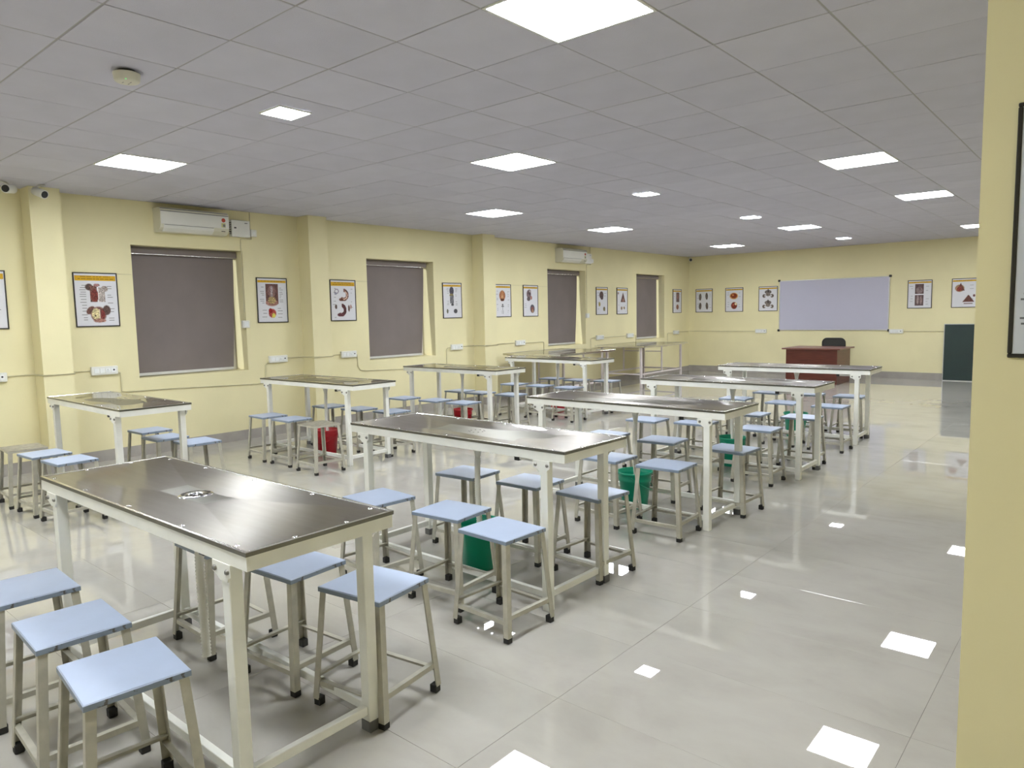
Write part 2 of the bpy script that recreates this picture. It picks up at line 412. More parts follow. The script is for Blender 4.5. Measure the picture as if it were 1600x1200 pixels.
for a, c, d, e in ((-.2975, .2975, -.2975, -.283), (-.2975, .2975, .283, .2975), (-.2975, -.283, -.283, .283), (.283, .2975, -.283, .283)):
    fr.box(a, c, d, e, -0.003, 0.009)
me_f = fr.mesh('lamp_frame', M_PLAST); me_d = MB().box(-.2829, .2829, -.2829, .2829, 0.001, 0.006).mesh('lamp_diffuser', M_LAMP)
for (j, i) in sorted(BIG):
    t = thing('panel_light', LBL[(j, i)], 'ceiling light', (gx(j)+.3, gy(i)+.3, CZ), 0, 'square LED ceiling panels')
    link('lamp_frame', me_f, t); link('diffuser', me_d, t)
h = 0.128
fs_ = MB()
for a, c, d, e in ((-h, h, -h, -.118), (-h, h, .118, h), (-h, -.118, -.118, .118), (.118, h, -.118, .118)): fs_.box(a, c, d, e, -0.010, 0.0)
me_sf = fs_.mesh('lamp_frame', M_PLAST); me_sd = MB().box(-.1178, .1178, -.1178, .1178, -0.009, -0.004).mesh('lamp_diffuser', M_LAMP)
LBS = {(-3,1): 'small square downlight nearest the camera, right of the smoke detector', (-3,9): 'small square downlight in the middle row above the room centre',
 (-3,14): 'small square downlight, second farthest of the middle row', (-3,22): 'small square downlight farthest away, before the whiteboard', (-3,-3): 'added small square downlight, unseen extra light behind the viewpoint'}
for (j, i) in sorted(SMALL):
    off = 0.0 if i < 5 else (0.12 if i == 9 else 0.3)
    t = thing('downlight', LBS[(j, i)], 'ceiling light', (gx(j)+.27, gy(i)+.3+off, CZ-0.0025), 0, 'small square downlights')
    link('lamp_frame', me_sf, t); link('diffuser', me_sd, t)

# ------------------------------------------------------------------ stools
SH = 0.508
def stool_proto(name, seat_m, edge_m):
    root = link(name, None)
    sx, sy = 0.170, 0.152; t = 0.022
    s = MB()
    # folded sheet-metal seat: slightly crowned top, chamfered rim, side lips
    n = 6; vs = []; fs = []
    for i in range(n+1):
        for j in range(n+1):
            u = -1+2*i/n; v = -1+2*j/n
            vs.append((u*(sx-.003), v*(sy-.003), SH - 0.0012*(u*u*v*v)))
    for i in range(n):
        for j in range(n): q = i*(n+1)+j; fs.append((q, q+n+1, q+n+2, q+1))
    s.add(vs, fs, 0, True)
    P = [(-1,-1),(1,-1),(1,1),(-1,1)]
    rim = []
    for (dx, z) in ((0.003, SH-0.0012), (0.0, SH-0.004), (0.0, SH-t), (0.004, SH-t)):
        rim += [(a*(sx-dx), c*(sy-dx), z) for a, c in P]
    rf = []
    for k in range(3):
        for i in range(4): rf.append((4*k+i, 4*(k+1)+i, 4*(k+1)+(i+1)%4, 4*k+(i+1)%4))
    rf = [tuple(reversed(f)) for f in rf]
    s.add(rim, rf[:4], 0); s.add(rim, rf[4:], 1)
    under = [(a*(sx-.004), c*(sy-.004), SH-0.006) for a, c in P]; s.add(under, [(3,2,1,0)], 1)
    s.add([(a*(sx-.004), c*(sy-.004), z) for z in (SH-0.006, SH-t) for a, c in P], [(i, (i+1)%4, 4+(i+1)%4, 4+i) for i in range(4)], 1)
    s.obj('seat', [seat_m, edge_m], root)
    ft = (0.200, 0.182); tp = (sx-.006, sy-.006); L0 = 0.030; th = 0.0045
    def corner(zz):
        k = (SH-0.02-zz)/(SH-0.02); return tp[0]+(ft[0]-tp[0])*k, tp[1]+(ft[1]-tp[1])*k
    for a in (-1, 1):
        for c in (-1, 1):
            m = MB(); sec = [(0,0),(-L0,0),(-L0,-th),(-th,-th),(-th,-L0),(0,-L0)]
            zs = (SH-0.0065, 0.028); vs = []
            for z in zs:
                X, Y = corner(z); vs += [(a*(X+p), c*(Y+q), z) for p, q in sec]
            fs = [(i, (i+1)%6, 6+(i+1)%6, 6+i) for i in range(6)] + [(0,1,2,3,4,5), (11,10,9,8,7,6)]
            if a*c < 0: fs = [tuple(reversed(f)) for f in fs]
            m.add(vs, fs); lg = m.obj('leg', M_LEG, root)
            X, Y = corner(0.02)
            MB().bbox(a*X-0.002*a-0.034*(a > 0)+0.0, a*X-0.002*a+0.034*(a < 0), c*Y-0.002*c-0.034*(c > 0), c*Y-0.002*c+0.034*(c < 0), 0.0, 0.036, 0.003).obj('rubber_foot', M_RUB, lg)
    X, Y = corner(0.10)
    X -= 0.003; Y -= 0.003
    for c in (-1, 1):
        m = MB().box(-X+0.004, X-0.004, min(c*Y, c*(Y-.004)), max(c*Y, c*(Y-.004)), 0.088, 0.110)
        m.box(-X+0.004, X-0.004, min(c*(Y-.004), c*(Y-.022)), max(c*(Y-.004), c*(Y-.022)), 0.106, 0.110); m.obj('stretcher', M_LEG, root)
    for a in (-1, 1):
        m = MB().box(min(a*X, a*(X-.004)), max(a*X, a*(X-.004)), -Y+0.004, Y-0.004, 0.112, 0.134)
        m.box(min(a*(X-.004), a*(X-.022)), max(a*(X-.004), a*(X-.022)), -Y+0.004, Y-0.004, 0.130, 0.134); m.obj('stretcher', M_LEG, root)
    return root
proto = stool_proto('stool', M_SEAT, M_SEATE)
proto_old = stool_proto('worn_stool', M_OLD, M_LEG)
TAB = {'T1': 'nearest centre-row table', 'T2': 'second centre-row table', 'T3': 'third centre-row table', 'T4': 'fourth centre-row table', 'T5': 'farthest centre-row table',
       'L1': 'nearest window-side table', 'L2': 'second window-side table', 'L3': 'third window-side table', 'L4': 'fourth window-side table'}
TURN = dict(T1n1=-2.5, T1n2=-3, T1n3=-6, T1f2=5, T1f3=8.5, T2n1=-4, T2n2=5, T2n3=-2, T2f1=4, T2f2=1, T2f3=-5, T3n2=-1, T3n3=2, T3f3=-3)
ST = dict(T1n1=(-3.475,.875), T1n2=(-2.915,.86), T1n3=(-2.39,.84), T1f1=(-3.41,1.69), T1f2=(-2.82,1.74), T1f3=(-2.34,1.81),
T2n1=(-3.46,2.74), T2n2=(-2.88,2.80), T2n3=(-2.41,2.70), T2f1=(-3.50,3.57), T2f2=(-2.97,3.62), T2f3=(-2.47,3.62),
T3n2=(-2.99,4.60), T3n3=(-2.49,4.60), T3f1=(-3.58,5.47), T3f2=(-3.01,5.49), T3f3=(-2.36,5.44),
T4n1=(-3.72,6.47), T4n2=(-3.22,6.56), T4n3=(-2.57,6.53), T4f1=(-3.60,7.45), T4f2=(-3.02,7.42), T4f3=(-2.49,7.47),
T5n1=(-3.70,8.65), T5n2=(-3.06,8.53), T5n3=(-2.51,8.48), T5f1=(-3.60,9.50), T5f2=(-3.10,9.54), T5f3=(-2.60,9.56),
L1n1=(-7.50,1.95), L1n2=(-7.00,1.97), L1n3=(-6.49,2.00), L1f1=(-7.56,3.08), L1f2=(-6.98,2.98), L1f3=(-6.47,3.05),
L2n1=(-7.50,4.38), L2n2=(-7.01,4.38), L2n3=(-6.42,4.33), L2f1=(-7.63,5.32), L2f2=(-7.08,5.36), L2f3=(-6.55,5.43),
L3n1=(-7.47,6.42), L3n2=(-6.90,6.47), L3n3=(-6.39,6.48), L3f1=(-7.45,7.48), L3f2=(-7.01,7.45), L3f3=(-6.47,7.50),
L4n1=(-7.41,8.68), L4n2=(-6.88,8.68), L4n3=(-6.33,8.67), L4f1=(-7.47,9.75), L4f2=(-6.93,9.72), L4f3=(-6.40,9.83))
POSW = {'1': 'left', '2': 'middle', '3': 'right'}
rnd = random.Random(11); used = {0: False, 1: False}
for k, (x, y) in ST.items():
    old = k in ('L1n1', 'L2n3'); p0 = proto_old if old else proto
    o = p0 if not used[old] else copy_tree(p0); used[old] = True
    o.location = (x, y, 0); o.rotation_euler = (0, 0, math.radians(TURN[k]) if k in TURN else rnd.uniform(-.06, .06))
    side = 'near' if k[2] == 'n' else 'far'
    if old: lab = 'worn stool with scuffed bare grey seat, near side of the %s' % TAB[k[:2]]
    else: lab = 'pale blue metal stool, %s one on the %s side of the %s' % (POSW[k[3]], side, TAB[k[:2]])
    tag(o, lab, 'stool', 'metal stools around the dissection tables')

# ------------------------------------------------------------------ dissection tables
H, TL, TW = 0.893, 1.833, 0.595
def top_mesh(seed, L, W, z, depth, warp, rimz=0.0):
    r = np.random.RandomState(seed)
    K = [(r.uniform(1.2, 3.2), r.uniform(1.5, 6), r.uniform(0, 6.28), r.uniform(.4, 1)) for _ in range(5)]
    def hgt(u, v):
        m = max(abs(u), abs(v)); s = 1-m
        q = 0
        for a, c, ph, am in K: q += am*math.sin(a*PI*u*0.9 + c*v*0.8 + ph)
        return z - depth*s + warp*q*min(1, 5*s)*min(1, 4*m)*0.45
    mb = MB(); N = 22; hl, hw = L/2-0.012, W/2-0.012
    for k in range(4):
        vs = []; idx = {}
        for i in range(N+1):
            s = i/N
            cnt = max(1, N)
            for j in range(cnt+1):
                t = -1+2*j/cnt
                if k == 0: u, v = s, s*t
                elif k == 1: u, v = -s*t, s
                elif k == 2: u, v = -s, -s*t
                else: u, v = s*t, -s
                idx[(i, j)] = len(vs); vs.append((u*hl, v*hw, hgt(u, v)))
        fs = []
        for i in range(N):
            for j in range(N):
                a, b_, c, d = idx[(i, j)], idx[(i+1, j)], idx[(i+1, j+1)], idx[(i, j+1)]
                fs.append((a, b_, c) if i == 0 else (a, b_, c, d))
        mb.add(vs, fs, 0, True)
    return mb
def steel_top(seed, L, W, root, depth=0.013, warp=0.0009, band=0.014, sheet=None, edge=None):
    mb = top_mesh(seed, L, W, H-0.0015, depth, warp)
    hl, hw = L/2, W/2
    def ring(a, b_): return [(-a, -b_), (a, -b_), (a, b_), (-a, b_)]
    prof = [(0.012, H-0.0015, 0), (0.010, H+0.0012, 2), (0.001, H+0.0012, 2), (0.0, H, 1), (0.0, H-band, 1), (0.006, H-band, 1)]
    vs = [(p, q, z) for d, z, _ in prof for p, q in ring(hl-d, hw-d)]
    for k in range(len(prof)-1):
        mb.add(vs, [(4*k+(i+1)%4, 4*k+i, 4*(k+1)+i, 4*(k+1)+(i+1)%4) for i in range(4)], (2, 2, 2, 1, 1)[k])
    mb.add([(p, q, H-band+0.001) for p, q in ring(hl-.006, hw-.006)], [(3, 2, 1, 0)], 1)
    return mb.obj('steel_top', [sheet or M_STEEL, edge or M_STEELE, M_LIP], root)
screw_me = MB().lathe([(0.0, 0.0036), (0.005, 0.0033), (0.009, 0.0016), (0.010, 0.0)], seg=12).mesh('screw', M_CHROME)
def strainer(root, depth=0.020):
    zc = H-0.0015-depth+0.0036*depth/0.020
    st = MB(); st.lathe([(0.030, 0.0035), (0.040, 0.0045), (0.062, 0.0040), (0.070, 0.0015), (0.072, -0.002)], (0, 0, zc), 28)
    st.lathe([(0.0, 0.0010), (0.030, 0.0012), (0.030, 0.0035)], (0, 0, zc), 28)
    s = st.obj('drain_strainer', M_CHROME, root)
    hm = MB()
    for k in range(10):
        a = 2*PI*k/10; hm.lathe([(0.0, 0.0008), (0.0052, 0.0006), (0.0055, -0.0005)], (0.050*math.cos(a), 0.050*math.sin(a), zc+0.0046), 8)
    for k in range(5):
        a = 2*PI*k/5+.3; hm.lathe([(0.0, 0.0008), (0.005, 0.0006), (0.0055, -0.0005)], (0.018*math.cos(a), 0.018*math.sin(a), zc+0.0016), 8)
    h_ = hm.obj('strainer_holes', M_DARK, s); return s
def dissection_table(key, x, y, th, seed):
    # x, y: near right corner (towards the camera); the long side runs to -x
    c, s = math.cos(th), math.sin(th)
    cx = x - c*TL/2 - s*TW/2; cy = y - s*TL/2 + c*TW/2
    lab = {'T1': 'steel-topped dissection table filling the lower left foreground', 'T2': 'steel-topped table with a green bucket under it, second from the camera in the centre row',
     'T3': 'steel-topped table third from the camera in the centre row', 'T4': 'steel-topped table fourth from the camera in the centre row',
     'T5': 'steel-topped table of the centre row directly in front of the brown desk', 'L1': 'steel-topped table at far left in front of the first pillar and window',
     'L2': 'steel-topped table with a bright red bucket, beside the second pillar', 'L3': 'steel-topped table in front of the second window',
     'L4': 'steel-topped table turned slightly, in front of the third window'}[key]
    r = thing('dissection_table', lab, 'table', (cx, cy, 0), th, 'dissection tables with white frames')
    hl, hw = TL/2, TW/2
    steel_top(seed, TL, TW, r, depth=0.015 if key == 'T1' else 0.020, warp={'T1': 0.0012, 'T2': 0.0042, 'T3': 0.0055, 'T4': 0.006, 'T5': 0.006}.get(key, 0.0030), sheet=M_STEEL2 if key[0] == 'L' else None)
    strainer(r, 0.015 if key == 'T1' else 0.020)
    for u in (-.92, -.5, 0, .5, .92):
        for v in (-1, 1):
            link('screw', screw_me, r, (u*(hl-.03), v*(hw-.028), H-0.0030))
    for u in (-1, 1):
        for v in (-.35, .35): link('screw', screw_me, r, (u*(hl-.028), v*hw, H-0.0030))
    a, b_ = hl-0.004, hw-0.004; z0, z1 = H-0.062, H-0.0145
    f = MB()
    for (p0, p1, q0, q1) in ((-a, a, -b_, -b_+.030), (-a, a, b_-.030, b_), (-a, -a+.030, -b_+.030, b_-.030), (a-.030, a, -b_+.030, b_-.030), (-.2, -.17, -b_+.03, b_-.03), (.17, .2, -b_+.03, b_-.03)):
        f.box(p0, p1, q0, q1, z0, z1)
    f.obj('frame', M_WHITE, r)
    lx, ly = hl-0.146, hw-0.030; hs = 0.024
    for i, sx in enumerate((-1, 1)):
        for sy in (-1, 1):
            X, Y = sx*lx, sy*ly
            zb = 0.0 if sy < 0 else 0.042
            m = MB().bbox(X-hs, X+hs, Y-hs, Y+hs, zb if zb else 0.0, z0+0.0, 0.0025)
            lg = m.obj('leg', M_WHITE, r)
            if zb: MB().bbox(X-hs-.003, X+hs+.003, Y-hs-.003, Y+hs+.003, 0, 0.044, 0.003).obj('foot_cap', M_GREYCAP, lg)
            # bracket plate with two bolts
            yp = Y + sy*hs
            pl = MB(); poly = [(X-.070, z0), (X-.070, z0-.038), (X-.045, z0-.046), (X-.024, z0-.060), (X+.023, z0-.060), (X+.030, z0-.048), (X+.044, z0-.040), (X+.044, z0)]
            pl.prism(poly, 'y', yp+sy*.0005, yp+sy*.0055); bk = pl.obj('bracket', M_WHITE, r)
            for dx in (-.050, .028):
                bo = MB(); y1 = yp+sy*.0055
                bo.tube([(X+dx, y1-sy*.001, z0-.024), (X+dx, y1+sy*.005, z0-.024), (X+dx, y1+sy*.009, z0-.024)], .009, 10, radii=[.0095, .0095, .006]); bo.obj('bolt', M_BOLT, bk)
    zs0, zs1 = 0.070, 0.106
    for sy in (-1, 1): MB().bbox(-lx+hs, lx-hs, sy*ly-.014, sy*ly+.014, zs0, zs1, .002).obj('stretcher', M_WHITE, r)
    for sx in (-1, 1): MB().bbox(sx*lx-.014, sx*lx+.014, -ly+hs, ly-hs, zs0, zs1, .002).obj('stretcher', M_WHITE, r)
    # funnel and corrugated drain hose
    dp = MB(); zt = H-0.062+0.002
    zz = [zt, zt-.03, zt-.07, zt-.12]; rr = [.036, .034, .025, .017]
    dp.tube([(0, 0, q) for q in zz], .02, 14, radii=rr)
    pts = []; rad = []; q = zt-.12; k = 0
    while q > 0.17:
        pts.append((0.006*math.sin(q*9), 0, q)); rad.append(.0165 if k % 2 else .0205); q -= .0075; k += 1
    dp.tube(pts, .02, 12, radii=rad); dp.obj('drain_hose', M_PIPE, r)
    # screw jack handle hanging below the frame
    hx = lx-0.20
    la = MB().tube([(hx, -ly+.02, z0-.016), (hx+.13, -ly+.02, z0-.016)], .009, 8); lo = la.obj('latch_rod', M_PIPE, r)
    MB().bbox(hx-.035, hx, -ly+.006, -ly+.034, z0-.030, z0-.002, .003).obj('latch_knob', M_BLACK, lo)
    return r
TBL = dict(T1=(-2.026,1.082,.013), T2=(-2.174,2.936,-.010), T3=(-2.124,4.781,-.008), T4=(-2.141,6.756,-.003), T5=(-2.207,8.898,.031),
           L1=(-6.219,2.303,-.012), L2=(-6.223,4.643,.012), L3=(-6.137,6.828,-.010), L4=(-6.125,8.973,-.06))
for n, (k, v) in enumerate(TBL.items()): dissection_table(k, *v, seed=20+n)

def plain_table(lab, x0, x1, y0, y1, th, seed):
    L, W = x1-x0, y1-y0
    r = thing('side_table', lab, 'table', ((x0+x1)/2, (y0+y1)/2, 0), th, 'plain tables by the window wall')
    steel_top(seed, L, W, r, depth=0.006, warp=0.0022, band=0.030, sheet=M_STEEL2, edge=M_LIP)
    strainer_z = None
    lx, ly, hs = L/2-0.13, W/2-0.10, 0.022; z0 = H-0.030
    MB().box(-L/2+.05, L/2-.05, -W/2+.05, W/2-.05, z0-.012, z0).obj('underside_frame', M_PINK, r)
    zt = z0-.012
    for sx in (-1, 1):
        for sy in (-1, 1):
            MB().bbox(sx*lx-hs, sx*lx+hs, sy*ly-hs, sy*ly+hs, 0, zt, .003).obj('leg', M_PINK, r)
    for sy in (-1, 1): MB().bbox(-lx+hs, lx-hs, sy*ly-.015, sy*ly+.015, .27, .30, .002).obj('stretcher', M_PINK, r)
    for sx in (-1, 1):
        MB().bbox(sx*lx-.015, sx*lx+.015, -ly+hs, ly-hs, .27, .30, .002).obj('stretcher', M_PINK, r)
        MB().bbox(sx*lx-.014, sx*lx+.014, -.014, .014, .30, zt, .002).obj('support_post', M_PINK, r)
        MB().bbox(min(sx*(lx-.014), sx*(lx-.40)), max(sx*(lx-.014), sx*(lx-.40)), -.008, .008, zt-.13, zt-.11, .002).obj('support_arm', M_PINK, r)
    return r
plain_table('wide steel-topped table on thin pinkish legs in the far left corner, by the last window', -8.88, -7.66, 13.12, 15.20, 0.03, 77)
plain_table('wide steel-topped table by the third window, mostly hidden behind the fourth window-side table', -8.80, -7.50, 9.98, 11.85, 0.03, 78)

# ------------------------------------------------------------------ buckets
def bucket(m, x, y, lab, rz, gname):
    r = thing('bucket', lab, 'bucket', (x, y, 0), rz, gname)
    h_ = 0.30
    mb = MB().lathe([(0.0, 0.004), (0.098, 0.004), (0.100, 0.0), (0.103, 0.003), (0.128, h_*.72), (0.134, h_*.74), (0.136, h_*.80), (0.133, h_-.022), (0.146, h_-.018), (0.148, h_), (0.142, h_), (0.139, h_-.006), (0.131, h_*.8), (0.100, 0.012), (0.0, 0.010)], seg=32)
    mb.obj('pail', m, r)
    hp = [(0.143*math.cos(a), -0.010-0.03*math.sin(a), h_-.045-.10*math.sin(a)) for a in [PI*k/14 for k in range(15)]]
    hp = [(p[0], -(0.150*math.sin(PI*k/14)), h_-.035-.11*math.sin(PI*k/14)) for k, p in enumerate(hp)]
    MB().tube(hp, .0035, 6).obj('handle', m, r)
for m, k, lab in ((M_GREEN, 'T2', 'green plastic bucket under the second centre-row table, behind the front stools'), (M_GREEN, 'T3', 'green plastic bucket beside the stools under the third centre-row table'),
                  (M_GREEN, 'T4', 'green plastic bucket under the fourth centre-row table'), (M_GREEN, 'T5', 'green plastic bucket under the table before the desk'),
                  (M_RED, 'L2', 'red plastic bucket under the table beside the second pillar, the largest red one seen'), (M_RED, 'L3', 'red plastic bucket of which a sliver shows, under the third window-side table'), (M_RED, 'L4', 'red plastic bucket under the fourth window-side table')):
    x, y, th = TBL[k]; c, s = math.cos(th), math.sin(th)
    bucket(m, x-c*TL/2-s*TW/2+0.0, y-s*TL/2+c*TW/2-0.01, lab, rnd.uniform(0, 6), 'green buckets' if m is M_GREEN else 'red buckets')

# ------------------------------------------------------------------ desk, chair, boards
d = thing('desk', 'mahogany brown office desk under the whiteboard', 'desk', (-5.08, 15.72, 0))
MB().bbox(-.53, .53, 0.0, 0.025, 0.0, 0.735, .002).obj('front_panel', M_WOOD, d)
MB().bbox(.505, .53, 0.026, 0.93, 0.0, 0.735, .002).obj('side_panel', M_WOOD, d)
MB().bbox(-.53, -.505, 0.026, 0.93, 0.0, 0.735, .002).obj('side_panel', M_WOOD, d)
MB().bbox(-.60, .60, -.07, 1.0, 0.736, 0.766, .004).obj('desk_top', M_WOODT, d)
MB().box(.12, .505, .10, .90, .18, .735).obj('drawer_unit', M_WOOD, d)
for k in range(3): MB().bbox(.13, .495, .90, .915, .19+.18*k, .36+.18*k, .002).obj('drawer', M_WOODT, d)
ch = thing('office_chair', 'black mesh-backed office chair behind the desk', 'chair', (-5.02, 17.05, 0))
def rounded(w_, h0, h1, r, n=6):
    P = []
    for cx, cz, a0 in ((w_-r, h1-r, 0), (-w_+r, h1-r, PI/2), (-w_+r*.6, h0+r*.6, PI), (w_-r*.6, h0+r*.6, 3*PI/2)):
        rr = r if a0 < PI else r*.6
        for k in range(n+1): a = a0+PI/2*k/n; P.append((cx+rr*math.cos(a), cz+rr*math.sin(a)))
    return P
bp = rounded(.245, .50, .925, .10)
MB().prism([(p*.95, .5+(q-.5)*.97+.006) for p, q in bp], 'y', .012, .018).obj('backrest_mesh', M_MESH, ch)
pts = [(p, .015, q) for p, q in bp]; MB().tube(pts+[pts[0]], .014, 8).obj('backrest_frame', M_BLACK, ch)
MB().prism([(p, q-.25) for p, q in rounded(.24, 0.0, .48, .08)], 'z', .42, .48).obj('seat', M_BLACK, ch)
MB().tube([(0, .03, .55), (0, .05, .40), (0, 0, .36)], .02, 8).obj('back_support', M_BLACK, ch)
MB().tube([(0, -.01, .42), (0, -.01, .10)], .025, 12).obj('gas_column', M_BLACK, ch)
for k in range(5):
    a = 2*PI*k/5+.3; lg = MB().tube([(0, -.01, .10), (.27*math.cos(a), .27*math.sin(a)-.01, .065)], .018, 8, radii=[.022, .014]).obj('base_arm', M_BLACK, ch)
    cx, cy = .27*math.cos(a), .27*math.sin(a)-.01
    MB().tube([(cx-.02, cy, .028), (cx+.02, cy, .028)], .028, 12).obj('caster', M_BLACK, lg)
for sx in (-1, 1): MB().tube([(sx*.235, -.05, .45), (sx*.27, -.05, .55), (sx*.27, -.05, .64), (sx*.26, -.16, .66), (sx*.26, .02, .66)], .014, 8).obj('armrest', M_BLACK, ch)

wb = thing('whiteboard', 'large wide whiteboard with aluminium frame on the end wall', 'whiteboard', (-5.30, BY, 1.085))
MB().box(-1.215, 1.215, -.018, -.006, .018, 1.197).obj('writing_surface', M_WB, wb)
f = MB(); f.bbox(-1.235, 1.235, -.026, -.001, 0, .020, .003).bbox(-1.235, 1.235, -.026, -.001, 1.195, 1.215, .003).bbox(-1.235, -1.215, -.026, -.001, .02, 1.195, .003).bbox(1.215, 1.235, -.026, -.001, .02, 1.195, .003)
f.obj('aluminium_frame', M_ALU, wb)
for sx in (-1, 1):
    for z in (0, 1): MB().bbox(sx*1.24-.028, sx*1.24+.028, -.032, -.001, z*1.215-.026, z*1.215+.026, .008).obj('corner_cap', M_BLACK, wb)
g = thing('green_chalkboard', 'dark green chalkboard standing on the floor against the end wall, half behind the right pillar', 'chalkboard', (-2.97, BY-0.075, 0))
gp = link('board_face', MB().box(.014, 1.80, -.014, -.002, .016, 1.21).mesh('board_face', M_GB), g, (0, 0, 0), (-.02, 0, 0))
gf = MB().bbox(0, 1.82, -.018, .008, 0, .016, .002).bbox(0, 1.82, -.018, .008, 1.208, 1.222, .002).bbox(0, .014, -.018, .008, .016, 1.208, .002).bbox(1.806, 1.82, -.018, .008, .016, 1.208, .002)
link('board_frame', gf.mesh('board_frame', M_ALU), g, (0, 0, 0), (-.02, 0, 0))
MB().box(.014, 1.806, .000, .006, .016, 1.208).obj('backing', M_ALU, g, (0, 0, 0), (-.02, 0, 0))

# ------------------------------------------------------------------ posters (flat print painted into vertex colours)
def srgb(c): c = np.array(c, float)/255; return np.where(c <= .04045, c/12.92, ((c+.055)/1.055)**2.4)
class Art:
    def __init__(s, nx=54, ny=72, seed=1):
        s.nx, s.ny = nx, ny; s.a = np.ones((ny, nx, 3))*np.array([214, 214, 220])
        s.u, s.v = np.meshgrid((np.arange(nx)+.5)/nx, (np.arange(ny)+.5)/ny); s.r = np.random.RandomState(seed)
        s.n = s.r.rand(ny, nx)
    def put(s, m, col, al=1.0, tex=0.0):
        m = np.clip(m, 0, 1)*al; c = np.array(col, float)[None, None, :]*(1+tex*(s.n[..., None]-.5)*2)
        s.a = s.a*(1-m[..., None]) + np.clip(c, 0, 255)*m[..., None]
    def ell(s, cx, cy, rx, ry, col, al=1.0, tex=.25, rot=0.0, soft=6.0):
        du, dv = s.u-cx, s.v-cy; c, q = math.cos(rot), math.sin(rot)
        x, y = (du*c+dv*q)/rx, (-du*q+dv*c)/ry
        s.put((1-(x*x+y*y))*soft*.5, col, al, tex)
    def rect(s, x0, x1, y0, y1, col, al=1.0, tex=.0):
        s.put(((s.u >= x0)&(s.u <= x1)&(s.v >= y0)&(s.v <= y1)).astype(float), col, al, tex)
    def arc(s, cx, cy, r, wdt, a0, a1, col, tex=.3, sy=1.0):
        sy = 1.32
        d = np.hypot(s.u-cx, (s.v-cy)*sy); an = np.arctan2((s.v-cy)*sy, s.u-cx)
        an = np.where(an < a0, an+2*PI, an)
        s.put(((np.abs(d-r) < wdt)&(an >= a0)&(an <= a1)).astype(float), col, 1, tex)
    def tri(s, cx, y0, y1, w_, col, tex=.3):
        t = (s.v-y0)/(y1-y0); s.put(((t >= 0)&(t <= 1)&(np.abs(s.u-cx) < w_*t)).astype(float), col, 1, tex)
    def header(s, two=False):
        y1 = .135 if two else .095
        s.rect(.02, .98, .040, y1, (205, 160, 22)); 
        s.dash(.14, .86, .063 if two else .066, (120, 92, 10), .8)
        if two: s.dash(.10, .92, .108, (110, 85, 10), .8)
        s.rect(.03, .97, .955, .963, (150, 150, 150), .7)
    def dash(s, x0, x1, y, col, al=.7):
        x = x0
        while x < x1:
            l = s.r.uniform(.05, .14); s.rect(x, min(x+l, x1), y-.008, y+.008, col, al); x += l+.022
    def labels(s, ys, l=(.10, .26), r=(.76, .92)):
        for y in ys:
            if l: a = s.r.uniform(0, .08); s.rect(l[0]+a, l[1], y-.005, y+.005, (120, 120, 122), .75)
            if r: a = s.r.uniform(0, .08); s.rect(r[0], r[1]-a, y-.004+.01, y+.006+.01, (120, 120, 122), .75)
B1, B2, B3, CRM = (112, 76, 68), (150, 108, 98), (86, 66, 62), (205, 195, 160)
